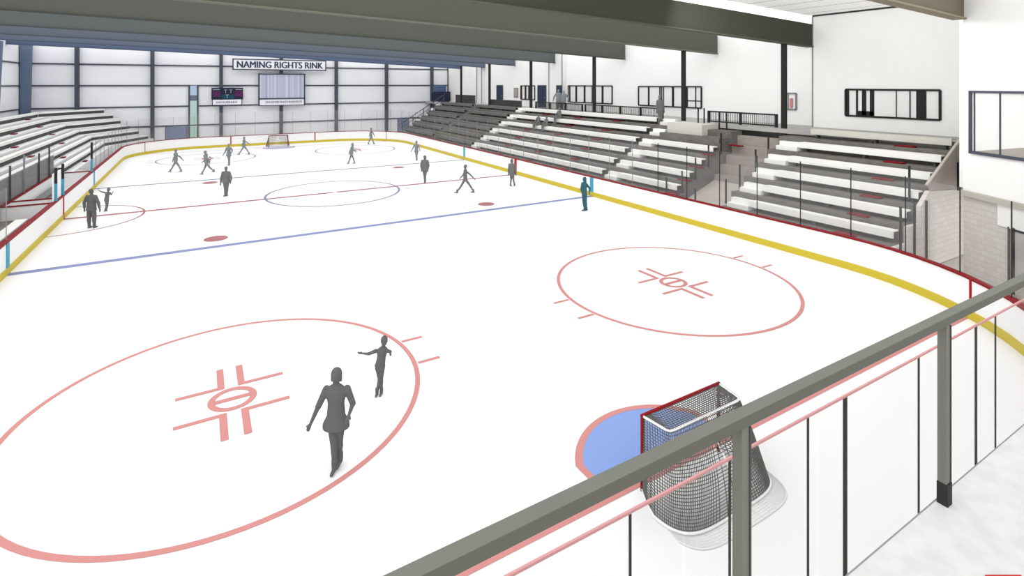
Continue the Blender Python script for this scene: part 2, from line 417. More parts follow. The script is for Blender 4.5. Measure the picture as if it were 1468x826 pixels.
# ------------------------------------------------------------------ shell: far wall, right walls, roof members
struct(B(-24, 22.4, 34, 34.25, 0, 11.5).build('wall_far', WALLF))
struct(B(-24.2, -22, -12, 34, 0, 11.5).build('wall_left', WALLF))
struct(B(22.2, 22.45, -18, 34, 0, 10.5).build('wall_right', WALL))
sl = lambda q, Y=33.8: -7.239 + q*(Y + 34.734)
for i, q in enumerate((-.1532, -.0626, .0299, .1199, .2112, .3029, .3937)):
    x = sl(q); o = B(x-.17, x+.17, 33.55, 34, 0, 10.6).build('column', DARKB); struct(o)
for n, z in enumerate((2.28, 4.37, 6.6, 8.76)):
    struct(B(-22, 22.2, 33.9, 34, z-.07, z+.07).build('trim_%d' % (n+1), DARKB))
    struct(B(-22, -21.9, 10, 34, z-.06, z+.06).build('trim_%d' % (n+5), DARKB))
struct(B(22.1, 22.25, 33.85, 34, 0, 10).build('trim_9', DARKB))
o = MB().slab_xz([(-21.9, 0), (-21.3, 0), (-21.1, 10.6), (-21.9, 10.6)], 33.3, 33.9).build('column', BLUEC); struct(o)
o = MB().slab_xz([(-22, 0), (-21.95, 0), (-21.55, 10.4), (-22, 10.4)], 26.2, 26.8).build('column', BLUEC); struct(o)

zb = lambda x: 9.65 - .0355*x - .00028*x*x
def girder(Y, xa, xb, colour, name):
    m = MB(); nx = 24; xs = [xa + (xb-xa)*k/nx for k in range(nx+1)]
    def strip(z0, z1, ya, yb):
        k = len(m.v)
        for x in xs: m.v += [(x, ya, zb(x)+z0), (x, yb, zb(x)+z0), (x, yb, zb(x)+z1), (x, ya, zb(x)+z1)]
        for i in range(nx):
            a = k+4*i
            for j in range(4): m.f.append([a+j, a+(j+1) % 4, a+4+(j+1) % 4, a+4+j])
        m.f += [[k, k+3, k+2, k+1], [k+4*nx+j for j in range(4)]]
    strip(.06, 1.25, Y-.12, Y+.12)
    o = struct(m.build('beam', mat('olive_girder_' + name, colour, rough=.7), None))
    f = MB(); m = f; strip(0, .06, Y-.2, Y+.2)
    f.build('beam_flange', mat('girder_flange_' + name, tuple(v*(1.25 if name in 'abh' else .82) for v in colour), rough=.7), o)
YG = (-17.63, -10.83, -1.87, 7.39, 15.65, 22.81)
for Y, c, nm in zip(YG, ((80, 80, 70), (98, 99, 89), (96, 98, 92), (102, 107, 108), (106, 114, 126), (108, 119, 138)), 'abcdef'):  # bluer, paler colours toward the far end paint in distance haze
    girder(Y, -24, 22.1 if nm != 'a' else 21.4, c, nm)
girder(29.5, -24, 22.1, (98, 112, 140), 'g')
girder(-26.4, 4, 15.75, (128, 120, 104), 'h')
al = bpy.data.lights.new('bay_fill', 'AREA'); al.energy = 330; al.shape = 'RECTANGLE'; al.size = 6; al.size_y = 1.5  # unseen fill light added to brighten the bay wall
ao = bpy.data.objects.new('bay_fill', al); C.objects.link(ao); ao.location = (10.5, -22, 10.2)
ao.rotation_euler = Vector((.9, 0, -.35)).to_track_quat('-Z', 'Y').to_euler()
xs = [2, 6, 10, 14, 18, 21.5]
m = MB()
for a, b in zip(xs, xs[1:]):
    m.add([(x, y, zb(x)+1.75+t) for t in (0, .1) for x, y in ((a, -26.5), (b, -26.5), (b, -17.5), (a, -17.5))],
          [(0,1,2,3),(7,6,5,4),(0,4,5,1),(1,5,6,2),(2,6,7,3),(3,7,4,0)])
struct(m.build('ceiling', DECK))
# right hand columns on the concourse
for Y in YG:
    t = struct(B(19.0, 19.16, Y-.11, Y+.11, 4.1, zb(19)+.04).build('column', DARK))
    B(18.98, 19.18, Y+.11, Y+.13, 4.1, zb(19)).build('column_face', SUPP, t)

# box wall near the right corner, with its long window
struct(B(21.44, 22.4, -26.15, -17.75, 0, 10.5).build('wall_right_bay', WALL))
struct(B(21.40, 21.45, -17.78, -17.72, 4.43, 10.45).build('trim_10', SEAML))
struct(B(21.40, 21.45, -26.15, -17.75, 10.42, 10.5).build('trim_11', SEAM))
def window(n, x, y0, y1, z0, z1, fr, splits, pane=PANE, dark=(), th=.09):
    """a framed window on the face of a wall looking toward -X; SPLITS are mullion positions 0..1, DARK are dark blocks seen inside"""
    wn = struct(empty('window_%d' % n, (x, (y0+y1)/2, z0)))
    B(x-.015, x+.02, y0, y1, z0, z1).build('pane', pane, wn)
    f = MB(); t = th
    f.box(x-.08, x, y0, y1, z0-t/2, z0+t/2).box(x-.08, x, y0, y1, z1-t/2, z1+t/2)
    f.box(x-.08, x, y0-t/2, y0+t/2, z0, z1).box(x-.08, x, y1-t/2, y1+t/2, z0, z1)
    f.build('window_frame', fr, wn)
    for s_, wd in splits:
        y = y1 + (y0-y1)*s_; B(x-.06, x-.01, y-wd/2, y+wd/2, z0, z1).build('mullion', fr, wn)
    for a, b, c, d in dark:
        B(x-.03, x-.012, y1+(y0-y1)*a, y1+(y0-y1)*b, z0+(z1-z0)*c, z0+(z1-z0)*d).build('dark_opening', DARK, wn)
    return wn
window(1, 21.44, -23.62, -19.51, 5.14, 6.48, DARK, ((.025, .12), (.57, .03), (.71, .04)), PANE,
       ((.12, .145, 0, 1), (.145, .33, 0, .2), (.19, .24, 0, 1), (.28, .33, 0, 1), (.77, .87, 0, 1)))
# window things on the main right wall
window(2, 22.2, -9.58, -3.48, 5.12, 6.58, DARK, ((.18, .14), (.37, .1), (.4, .07), (.43, .07), (.58, .18), (.79, .16), (.92, .07)), PANE, ((.79, 1, .3, .35),))
window(3, 22.2, -.35, 5.83, 5.12, 6.61, DARK, ((.04, .16), (.2, .22), (.4, .22), (.58, .2), (.8, .22)), PANE)
window(4, 22.2, 11.63, 14.41, 5.17, 6.59, DARK, ((.06, .2), (.35, .3), (.6, .25)), PANE)
window(5, 22.2, -16.36, -15.76, 5.3, 6.22, GREYW, ((.2, .03),), WALL)
k = B(22.12, 22.18, -16.17, -15.97, 5.4, 5.95).build('fire_extinguisher', mat('faded_red_metal', (222, 150, 146)), None, bevel=.03)
tag(k, 'small faded red extinguisher in its grey wall cabinet beside the column', 'fire extinguisher')
for n, (ya, yb, xw) in enumerate(((18.39, 19.72, 22.2), (9.58, 10.98, 22.2), (6.2, 6.93, 21.7))):
    d = struct(empty('door_%d' % (n+1), (xw, (ya+yb)/2, 4.43)))
    lf = B(xw-.06, xw, ya, yb, 4.43, 6.6).build('door_leaf', DOORB, d)
    MB().box(xw-.1, xw, ya-.06, ya, 4.43, 6.66).box(xw-.1, xw, yb, yb+.06, 4.43, 6.66).box(xw-.1, xw, ya, yb, 6.6, 6.66).build('door_frame', DARKB, d)
    B(xw-.12, xw-.06, ya+.12, ya+.2, 5.4, 5.5).build('door_handle', SEAML, lf)
po = thing('notice_board', (22.2, 15.43, 5.31), 'small brown grey notice board on the wall right of the first navy door', 'notice board')
B(22.14, 22.2, 14.99, 15.88, 5.31, 6.36).build('frame', mat('taupe_frame', (160, 146, 144)), po)
B(22.12, 22.14, 15.1, 15.77, 5.42, 6.25).build('sheet', mat('taupe_sheet', (188, 176, 174)), po)
struct(B(21.7, 22.2, 6.13, 8.34, 4.43, 9.9).build('pillar', mat('pale_grey_pier', (228, 228, 226))))
struct(B(21.66, 21.7, 6.1, 6.16, 4.43, 9.9).build('trim_12', SEAM)); struct(B(21.66, 21.7, 8.3, 8.36, 4.43, 9.9).build('trim_13', SEAM))
struct(B(21.9, 22.2, 23.1, 24.4, 4.43, 9.9).build('pillar', mat('pale_grey_pier_far', (228, 229, 232))))
struct(B(21.86, 21.9, 24.34, 24.44, 4.43, 9.9).build('trim_14', SEAM)); struct(B(21.86, 21.9, 23.06, 23.12, 4.43, 9.9).build('trim_15', SEAM))

# angled wall at the right edge: white above, block wall below
A0 = Vector((15.86, -26.45, 0)); AD = Vector((-.484, -.875, 0)).normalized(); AN = Vector((-.875, .484, 0)).normalized()
def ang(t0, t1, z0, z1, d0, d1):
    p = [A0 + AD*t + AN*d for t, d in ((t0, d0), (t1, d0), (t1, d1), (t0, d1))]
    return MB().prism([(q.x, q.y) for q in p], z0, z1)
struct(ang(0, 6, 3.04, 11, -.3, 0).build('wall_right_office', WALL))
struct(MB().prism([(16.4, -26.4), (21.44, -26.4), (21.44, -26.15), (16.4, -26.15)], 3.04, 11).build('wall_right_return', WALL))
struct(ang(.0, 6, 0, 3.0, -.3, -.02).build('wall_right_lower', MASON))
struct(ang(0, 6, 2.86, 3.04, -.3, .12).build('trim_16', mat('beige_ledge', (206, 200, 190))))
wn = struct(empty('window_6', A0 + AD*2 + Vector((0, 0, 4.43))))
ang(.35, 5, 4.43, 6.5, 0, .02).build('pane', mat('pale_office_interior', (229, 229, 226), rough=.3), wn)
MB().add([tuple(A0 + AD*t + AN*.022 + Vector((0, 0, z))) for t, z in ((.5, 4.46), (5, 4.46), (5, 5.3))], [(0, 1, 2)]).build('reflected_floor', mat('beige_reflection', (190, 184, 174)), wn)
f = MB()
for a in ((.3, 5, 4.36, 4.46, 0, .07), (.3, 5, 6.46, 6.53, 0, .07), (.3, .4, 4.4, 6.5, 0, .07)):
    q = ang(*a); f.add(q.v, q.f)
f.build('window_frame', DARKB, wn)
for t in (.5, 1.45, 2.5, 3.6): ang(t-.02, t+.02, 4.43, 6.5, .02, .05).build('mullion', DARKB, wn)
dn = struct(empty('door_4', A0 + AD*2))
ang(1.35, 3.2, 2.15, 2.86, 0, .03).build('door_surround', WALL, dn)
ang(1.95, 3.0, .1, 2.12, 0, .03).build('door_leaf', mat('pale_grey_door', (200, 198, 196)), dn)
f = MB()
for a in ((1.72, 1.76, .1, 2.2, 0, .05), (1.86, 1.95, .1, 2.2, 0, .05), (1.86, 3.1, 2.1, 2.17, 0, .05)):
    q = ang(*a); f.add(q.v, q.f)
f.build('door_frame', DARK, dn)

# ------------------------------------------------------------------ far wall fittings
def fdoor(n, x0, x1, m_):
    d = struct(empty('door_%d' % n, ((x0+x1)/2, 34, 0)))
    B(x0, x1, 33.9, 33.97, 0, 2.24).build('door_leaf', m_, d)
    MB().box(x0-.06, x0, 33.86, 34, 0, 2.3).box(x1, x1+.06, 33.86, 34, 0, 2.3).build('door_frame', DARKB, d)
fdoor(5, -10.34, -8.45, DOORP); fdoor(6, 15.1, 16.5, DOORP)
gn = struct(empty('window_7', (-7.8, 34, 0)))
for z0, z1, m_ in ((5.55, 6.6, SKYG), (4.95, 5.55, SLATEG), (4.44, 4.95, MINT), (2.35, 4.44, MINT), (0, 2.2, mat('green_glass', (206, 244, 226), rough=.3))):
    B(-8.15, -7.5, 33.84, 33.9, z0, z1).build('pane', m_, gn)
MB().box(-8.3, -8.15, 33.8, 34, 0, 6.66).box(-7.5, -7.35, 33.8, 34, 0, 6.66).build('window_frame', DARKB, gn)
sg = thing('rink_sign', (.94, 33.5, 8.4), 'long white framed sign reading NAMING RIGHTS RINK under the girder', 'sign')
B(-4.05, 5.93, 33.42, 33.55, 8.42, 9.58).build('sign_face', WHITE, sg)
f = MB(); f.box(-4.1, 5.98, 33.38, 33.5, 9.52, 9.64).box(-4.1, 5.98, 33.38, 33.5, 8.36, 8.48).box(-4.1, -3.98, 33.38, 33.5, 8.4, 9.6).box(5.86, 5.98, 33.38, 33.5, 8.4, 9.6)
f.build('sign_frame', DARKB, sg)
cu = bpy.data.curves.new('lettering', 'FONT'); cu.body = 'NAMING RIGHTS RINK'; cu.size = 1.0; cu.offset = .0; cu.extrude = .01; cu.align_x = 'CENTER'
to = bpy.data.objects.new('tmp', cu); C.objects.link(to); bpy.context.view_layer.update()
me = bpy.data.meshes.new_from_object(to.evaluated_get(bpy.context.evaluated_depsgraph_get())); wt = to.dimensions.x; ht = to.dimensions.y
bpy.data.objects.remove(to)
sx, sz = 9.2/wt, .74/ht
zmin = min(v.co.y for v in me.vertices)
me.transform(Matrix.Scale(sx, 4, (1, 0, 0)) @ Matrix.Scale(sz, 4, (0, 1, 0)))
me.transform(Matrix.Rotation(math.pi/2, 4, 'X'))
bmx = bmesh.new()
for dx in (-.035, 0, .035):                            # heavier strokes
    m2 = me.copy(); m2.transform(Matrix.Translation((dx, abs(dx)*.02, 0))); bmx.from_mesh(m2); bpy.data.meshes.remove(m2)
bmx.to_mesh(me); bmx.free(); me.materials.append(INK)
lo = bpy.data.objects.new('lettering', me); C.objects.link(lo); lo.parent = sg; lo.location = (0, -.1, .23 - zmin*sz)

sb = thing('scoreboard', (-4.57, 33.5, 4.45), 'dark navy electronic scoreboard with white caption strip left of the video board', 'scoreboard')
B(-6.13, -3.02, 33.4, 33.55, 5.05, 6.35).build('score_panel', NAVY, sb)
B(-6.0, -5.25, 33.37, 33.4, 5.35, 6.0).build('home_panel', PLUM, sb); B(-3.85, -3.1, 33.37, 33.4, 5.35, 6.0).build('guest_panel', PLUM, sb)
B(-5.1, -3.95, 33.37, 33.4, 5.15, 5.6).build('clock_panel', TEAL, sb)
f = MB()
for x, z in ((-4.75, 5.95), (-4.25, 5.95), (-4.6, 5.4)):
    B(x-.16, x+.16, 33.35, 33.37, z+.14, z+.2).box(x-.03, x+.03, 33.35, 33.37, z-.2, z+.14).build('score_digit', FAINT, sb)
f = MB().box(-6.0, -5.3, 33.35, 33.37, 6.12, 6.2).box(-3.8, -3.1, 33.35, 33.37, 6.12, 6.2); f.build('panel_heading', FAINT, sb)
B(-6.0, -3.2, 33.4, 33.55, 4.47, 5.03).build('caption_strip', WHITE, sb)
f = MB(); x = -5.7
while x < -3.6:
    wd = .06 + .1*random.random(); f.box(x, x+wd, 33.37, 33.4, 4.64, 4.84 + .05*random.random()); x += wd + .05
f.build('caption_marks', FAINT, sb)
f = MB().box(-6.08, -6.0, 33.38, 33.5, 4.42, 5.05).box(-3.2, -3.12, 33.38, 33.5, 4.42, 5.05).box(-6.08, -3.12, 33.38, 33.5, 4.4, 4.47); f.build('frame', DARKB, sb)
vb = thing('video_board', (1.05, 33.5, 4.3), 'large lavender grey striped video board hanging below the rink sign', 'screen')
VM = mat('lavender_stripes', (178, 180, 204)); nt = VM.node_tree
mp = nt.nodes.new('ShaderNodeMapping'); mp.inputs['Scale'].default_value = (1.0, 0, 0)
tcn = [n for n in nt.nodes if n.type == 'TEX_COORD'][0]; nzn = [n for n in nt.nodes if n.type == 'TEX_NOISE'][0]; rpn = [n for n in nt.nodes if n.type == 'VALTORGB'][0]
nt.links.new(tcn.outputs['Object'], mp.inputs[0]); nt.links.new(mp.outputs[0], nzn.inputs['Vector']); nzn.inputs['Scale'].default_value = 3.2
rpn.color_ramp.elements[0].color = (lin(158), lin(160), lin(186), 1); rpn.color_ramp.elements[1].color = (lin(204), lin(208), lin(222), 1)
B(-1.35, 3.45, 33.4, 33.55, 5.15, 7.88).build('screen', VM, vb)
f = MB().box(-1.47, -1.33, 33.36, 33.55, 4.28, 7.98).box(3.43, 3.57, 33.36, 33.55, 4.28, 7.98).box(-1.47, 3.57, 33.36, 33.55, 7.86, 7.98).box(-1.47, 3.57, 33.36, 33.55, 5.0, 5.16).box(-1.47, 3.57, 33.36, 33.55, 4.26, 4.34)
f.build('frame', DARKB, vb)
B(-1.33, 3.43, 33.42, 33.5, 4.34, 5.0).build('caption_strip', WHITE, vb)
f = MB(); x = -.7
while x < 3.1:
    wd = .06 + .12*random.random(); f.box(x, x+wd, 33.39, 33.42, 4.58, 4.76 + .06*random.random()); x += wd + .05
f.build('caption_marks', FAINT, vb)

# ------------------------------------------------------------------ right stands
XR = lambda i: 13.85 + .92*i
ZS = lambda i: 1.55 + .605*i
def stand(y0, y1, rows, label, material, back=18.92):
    pts = [(XR(0)-.45, 0)]
    for i in rows: pts += [(XR(i)-.45, ZS(i)-.45), (XR(i)+.47, ZS(i)-.45)]
    pts += [(pts[-1][0], 0)]
    o = MB().slab_xz(pts, y0, y1).build('bleacher_stand', material)
    tag(o, label, 'bleacher')
    return o
stand(-15.2, 28.2, range(6), 'long dark stepped grandstand along the right side of the ice', TREAD)
stand(-25.25, -18.05, range(6), 'dark stepped grandstand by the near right corner below the long window', TREAD)
# tread nosings (thin paler line on each step edge) as parts of the stand are left to the material
struct(B(18.92, 22.2, -26.15, 34, 4.2, 4.43).build('floor_concourse', mat('pale_concourse_floor', (196, 194, 190), noise=.05)))
ew = [(13.4, 0), (13.4, 1.1), (14.32, 1.1), (14.32, 1.7), (15.24, 1.7), (15.24, 2.31), (15.9, 2.8), (18.95, 2.6), (18.95, 0)]
struct(MB().slab_xz(ew, -25.42, -25.27).build('partition_end', MASON))
pr = thing('stair_parapet', (17.3, -25.4, 2.7), 'brown grey sloping parapet at the end of the upper tiers beside the white wall', 'parapet')
MB().slab_xz([(15.85, 3.0), (18.5, 4.5), (19.0, 4.6), (19.0, 2.62), (16.0, 2.82)], -25.42, -25.36).build('panel', PARA, pr)
MB().bar((15.75, -25.39, 3.04), (18.75, -25.39, 4.68), .09, .07).build('cap', BROWN, pr)
B(18.2, 18.36, -25.5, -25.42, 2.6, 3.7).build('end_post', DARK, pr)
ORD = ('lowest row', 'second row up', 'third row up', 'fourth row up', 'fifth row up', 'top row')
def bench(x, y0, y1, zt, label, grp, seat=SEAT, side=1, depth=.38, face=.22):
    b = thing('bleacher_bench', (x + side*depth/2, (y0+y1)/2, zt-.45), label, 'bench', grp)
    st_ = B(x, x+side*depth, y0, y1, zt-.05, zt).build('seat', seat, b)
    B(x, x+side*.04, y0, y1, zt-face-.05, zt-.05).build('front_board', seat, st_)
    n = max(2, int((y1-y0)/2.6)+1)
    for k in range(n):
        y = y0 + .25 + (y1-y0-.5)*k/(n-1)
        B(x+side*.08, x+side*(depth-.04), y-.04, y+.04, zt-.45, zt-.05).build('leg', SUPP, b)
    return b
for i in range(6):
    bench(XR(i), -9.1, 7.72, ZS(i), 'long white bench in the %s of the middle right block' % ORD[i], 'white benches of the middle block')
    bench(XR(i), -25.15, -19.42, ZS(i), ('white bench in the %s of the near right block' if i < 5 else 'ivory bench in the %s of the near right block against the wall') % ORD[i], 'white benches of the near right block', SEAT if i < 5 else IVORY)
    bench(XR(i), 9.2, 17.2, ZS(i), 'grey bench in the %s of the block beyond the middle right block' % ORD[i], 'grey benches of the far right blocks', SEATG)
    bench(XR(i), 18.6, 27.6, ZS(i), 'grey bench in the %s of the farthest right block' % ORD[i], 'grey benches of the far right blocks', SEATG)
for i in range(4):
    bench(XR(i), -15.1, -10.62, ZS(i), 'short white bench in the %s between the aisle stair and the entrance gap' % ORD[i], 'short white benches by the entrance')
def aisle(y0, y1, rows, label, m_):
    t = thing('aisle_stair', (XR(0), (y0+y1)/2, 0), label, 'stairs')
    for i in rows:
        B(XR(i)-.1, XR(i)+.2, y0, y1, ZS(i)-.45, ZS(i)-.25).build('step', m_, t)
        B(XR(i)+.2, XR(i)+.47, y0, y1, ZS(i)-.45, ZS(i)-.05).build('step', m_, t)
aisle(-19.35, -18.25, range(5), 'white aisle steps on the left edge of the near right block', SEAT)
aisle(-10.55, -9.5, range(6), 'white aisle steps between the middle block and the short benches', SEAT)
aisle(7.95, 9.0, range(6), 'pale aisle steps at the far end of the middle right block', SEAT)
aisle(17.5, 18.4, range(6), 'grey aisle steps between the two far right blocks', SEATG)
# landing with white riser behind the short benches
struct(B(17.5, 17.99, -13.6, -10.95, 3.8, 4.42).build('partition_landing', mat('ivory_riser', (226, 224, 216))))
struct(B(17.99, 18.9, -13.6, -10.95, 4.13, 4.42).build('floor_landing', IVORY))
struct(B(17.1, 17.98, -15.1, -10.7, 3.522, 3.8).build('floor_landing_front', TREAD))
# entrance gap: ramp and dark steps behind
struct(MB().slab_xz([(13.4, 0), (13.4, .4), (16.6, 1.6), (16.6, 0)], -18.05, -15.2).build('floor_ramp', BROWN))
m = MB(); z = 1.6
pts = [(16.6, 0)]
for k in range(5): pts += [(16.6+.48*k, 1.9+.5*k), (16.6+.48*(k+1), 1.9+.5*k)]
m.slab_xz(pts + [(19.0, 0)], -18.05, -15.2)
tag(m.build('entrance_stair', mat('brown_grey_steps', (178, 169, 161), noise=.1)), 'brown grey stair rising from the ramp to the concourse in the entrance gap', 'stairs')
# red markers on the treads
def marker(x, y, z, where, side=1):
    o = B(x-.24, x+.12, y-.36, y+.36, z, z+.06).build('row_marker', MARK, None, bevel=.015)
    tag(o, 'dark red marker on the tread, ' + where, 'marker', 'dark red row markers')
for i in range(6):
    marker(XR(i)-.2, -23.65, ZS(i)-.45, '%s of the near right block' % ORD[i])
    for y, nm in ((-5.55, 'nearest column'), (-1.05, 'middle column'), (3.5, 'farthest column')):
        marker(XR(i)-.24, y, ZS(i)-.45, '%s of middle right block, %s' % (ORD[i], nm))
for i in range(4): marker(XR(i)-.2 + .1, -14.95 , ZS(i)-.45, '%s at the end of the short bench' % ORD[i])
marker(17.8, -15.7, 3.4, 'high on the entrance stair')
# posts and rails round the entrance
def guard(pts, h, label, bars=True, mm=DARK, r=.03):
    g = thing('handrail', pts[0], label, 'handrail')
    for x, y, z in pts: MB().box(x-r, x+r, y-r, y+r, z, z+h).build('post', mm, g)
    if bars:
        MB().tube([(x, y, z+h) for x, y, z in pts], r*.8, 6).build('top_rail', mm, g)
    return g
guard([(14.1, -15.24, 1.15), (15.1, -15.24, 1.75), (16.1, -15.24, 2.35), (17.1, -15.24, 2.95)], 1.15, 'dark stepped guard posts at the open end of the short benches', False)
guard([(14.0, -18.0, 1.15), (15.0, -18.0, 1.75), (16.2, -18.0, 2.4), (17.2, -18.0, 3.0)], 1.15, 'dark guard posts beside the steps of the near right block', False)
guard([(18.7, -12.3, 4.42), (18.7, -12.75, 4.42)], .9, 'pair of dark posts beside the column on the white landing', False)
guard([(18.0, -14.4, 4.2), (18.0, -14.9, 4.2)], 1.0, 'pair of dark posts left of the dark concourse fence', False)
guard([(13.75, -14.5, .9), (13.75, -16.4, .6)], 1.0, 'low dark posts at the foot of the entrance ramp', False)
guard([(13.7, -25.45, 0), (14.7, -25.45, 0), (15.6, -25.45, 0)], 2.5, 'dark posts at the corner end of the near right benches', False)
guard([(15.6, -24.9, 2.5)], 1.2, 'single dark post at the sloping parapet', False)
# concourse fences
def fence(x, y0, y1, label, mm=DARK, z0=4.43, h=.72, gap=.12, inf=SUPP, n=None):
    f_ = thing('railing_fence', (x, (y0+y1)/2, z0), label, 'fence')
    B(x-.04, x+.04, y0, y1, z0+h-.08, z0+h).build('top_rail', mm, f_)
    B(x-.03, x+.03, y0, y1, z0+.05, z0+.12).build('bottom_rail', mm, f_)
    n = n or max(1, round(abs(y1-y0)/2.2)); q = MB()
    for k in range(n+1):
        y = y0 + (y1-y0)*k/n; B(x-.06, x+.06, y-.06, y+.06, z0, z0+h).build('post', mm, f_)
    y = y0
    while y < y1: q.box(x-.012, x+.012, y, y+.03, z0+.1, z0+h-.05); y += gap
    q.build('baluster_infill', inf, f_)
fence(19.35, -17.0, -12.55, 'dark baluster fence beside the near column above the entrance gap')
fence(19.5, -8.6, -.2, 'long dark baluster fence behind the middle right block, nearer half')
fence(19.5, .2, 7.2, 'dark baluster fence behind the middle right block, farther half')
fence(19.5, 9.9, 16.6, 'dark grey fence in front of the first navy door', SUPP, gap=.07)
fence(19.9, 20.9, 26.1, 'tall dark grey fence of the far right corner', SUPP, gap=.08, h=1.05)
fence(19.5, 27.5, 33.0, 'navy fence of the raised corner platform at the far end', NAVY, gap=.06, h=1.2, inf=NAVY)
pb = thing('corner_platform', (20.9, 33.3, 4.43), 'navy panelled booth on the raised platform in the far right corner', 'booth')
B(19.6, 22.1, 33.0, 33.1, 4.4, 5.75).build('panel', NAVY, pb)
B(20.0, 21.7, 33.55, 33.6, 5.75, 6.6).build('window', mat('slate_blue_window', (104, 124, 168)), pb)
B(19.6, 19.66, 30.5, 33.1, 2.2, 4.4).build('end_panel', DARKB, pb)
h = thing('handrail', (13.6, 29.0, 0), 'navy sloping handrail of the corner stair at the far end', 'handrail')
for k in range(5):
    t = k/4; MB().box(13.8+5.4*t-.04, 13.8+5.4*t+.04, 28.3, 28.38, .9+3.4*t, 2.0+3.4*t).build('post', DARKB, h)
MB().bar((13.6, 28.34, 1.95), (19.4, 28.34, 5.55), .07, .07).build('top_rail', DARKB, h)
MB().bar((13.6, 28.34, 1.45), (19.4, 28.34, 5.0), .05, .05).build('mid_rail', DARKB, h)
t = thing('corner_stair', (16, 29.3, 0), 'pale grey stair climbing to the raised platform in the far right corner', 'stairs')
for k in range(9): B(13.7+.62*k, 14.32+.62*k, 28.4, 29.8, 0, .5+.46*k).build('step', TREADL, t)

# ------------------------------------------------------------------ left stands
XL = lambda i: -(14.7 + .92*i)
ZL = lambda i: 1.5 + .56*i
EX = (-11.81, -12.58, -13.34, -14.1, -14.72, -15.45)
def lstand(y0, y1, rows, label):
    pts = [(XL(rows[0])+.42, 0)]
    for i in rows: pts += [(XL(i)+.42, ZL(i)-.42), (XL(i)-.5, ZL(i)-.42)]
    pts += [(pts[-1][0], 0)]
    tag(MB().slab_xz(pts, y0, y1).build('bleacher_stand', TREADL), label, 'bleacher')
lstand(-12, 9.15, range(1, 6), 'pale stepped grandstand on the left behind the team boxes')
lstand(9.15, 27, range(0, 6), 'pale stepped grandstand on the left beyond the team boxes')
def obench(a, b, zt, label, grp):
    a = Vector(a); b = Vector(b); d = (b-a).normalized(); nrm = Vector((d.y, -d.x, 0))
    if nrm.x < 0: nrm = -nrm
    o = thing('bleacher_bench', ((a.x+b.x)/2, (a.y+b.y)/2, zt-.42), label, 'bench', grp)
    c = lambda p, off, z: (p.x + nrm.x*off, p.y + nrm.y*off, z)
    st_ = MB().bar(c(a, -.17, zt-.025), c(b, -.17, zt-.025), .34, .05).build('seat', SEAT, o)
    MB().bar(c(a, -.02, zt-.1), c(b, -.02, zt-.1), .04, .11).build('front_board', SEAT, st_)
    MB().bar(c(a, -.08, zt-.27), c(b, -.08, zt-.27), .04, .29).build('underside_shade', BENCHSHADE, o)  # dark strip paints in the shadow below the seat
    n = max(2, int((b-a).length/2.6)+1)
    for k in range(n):
        p = a.lerp(b, (k+.15)/(n-.7)); MB().bar(c(p, -.1, zt-.24), c(p, -.3, zt-.24), .07, .36).build('leg', SUPP, o)
for i in range(6):
    y0 = 9.4 if i == 0 else -6
    obench((XL(i), y0, 0), (XL(i), 27, 0), ZL(i), 'long white bench in the %s of the left side stand' % ORD[i], 'white benches of the left stand')
    obench((XL(i)+.02, 27.1, 0), (EX[i], 33, 0), ZL(i), 'short white bench in the %s of the far left corner stand' % ORD[i], 'white benches of the far left corner')
st = thing('bleacher_stand', (-17, 30, 0), 'pale stepped corner stand at the far left below the blue column', 'bleacher')
for i in range(6):
    MB().prism([(XL(i)+.42, 27), (EX[i]+.42, 33.4), (-20.4, 33.4), (-20.4, 27)], 0 if i == 0 else ZL(i-1)-.43, ZL(i)-.42).build('tier', TREADL, st)
for px, py, i in ((-19.2, 0, 5),): pass
for y, i in ((22.5, 5), (21.5, 4), (20.5, 3), (10.5, 3), (13.5, 1), (15.5, 0), (9.8, 2), (18.5, 2), (14.5, 4)):
    o = B(XL(i)+.1, XL(i)+.36, y-.35, y+.35, ZL(i)-.42, ZL(i)-.36).build('row_marker', MARK, None, bevel=.015)
    tag(o, 'dark red marker on the %s of the left stand' % ORD[i] + (', nearer one' if y in (10.5, 9.8, 14.5) else ', farther one' if i in (2, 3, 4) else ''), 'marker', 'dark red markers on the left')
# front wall and boxes
struct(B(-15.2, -15.1, -12, 9.1, 0, 2.3).build('partition_left', GREYW))
pbx = thing('penalty_box', (-14.1, 3.7, 0), 'white walled penalty box with red caps on the left side of the ice', 'penalty box')
B(-15.08, -14.98, -1.7, 9.1, 0, 1.13).build('back_board', BOARD, pbx); B(-15.09, -14.94, -1.7, 9.1, 1.13, 1.19).build('back_cap', RED, pbx)
for y, nm in ((-1.72, 'side_board'), (9.1, 'side_board'), (-.4, 'side_board')):
    B(-14.98, -13.3, y-.05, y+.05, 0, 1.13).build('side_board', BOARD, pbx); B(-14.98, -13.3, y-.07, y+.07, 1.13, 1.18).build('side_cap', RED, pbx)
B(-14.98, -13.3, -1.7, 9.1, -.03, .12).build('box_floor', mat('pale_rubber_floor', (242, 242, 242)), pbx)
bn = thing('player_bench', (-14.6, 4.5, .12), 'grey bench inside the white penalty box', 'bench')
B(-14.9, -14.5, 1.0, 8.2, .5, .56).build('seat', GREYW, bn); B(-14.9, -14.86, 1.0, 8.2, .12, .5).build('back_panel', GREYW, bn)
for y in (1.2, 4.5, 8.0): B(-14.8, -14.55, y-.04, y+.04, .12, .5).build('leg', SUPP, bn)
bn = thing('player_bench', (-13.8, -6.2, .52), 'white team bench on brown floor at the left edge', 'bench')
B(-14.0, -13.6, -9.5, -4.0, .9, .96).build('seat', SEAT, bn); B(-13.64, -13.6, -9.5, -4.0, .74, .9).build('front_board', SEATG, bn)
for y in (-9.2, -6.5, -4.3): B(-13.95, -13.66, y-.04, y+.04, .52, .9).build('leg', SUPP, bn)
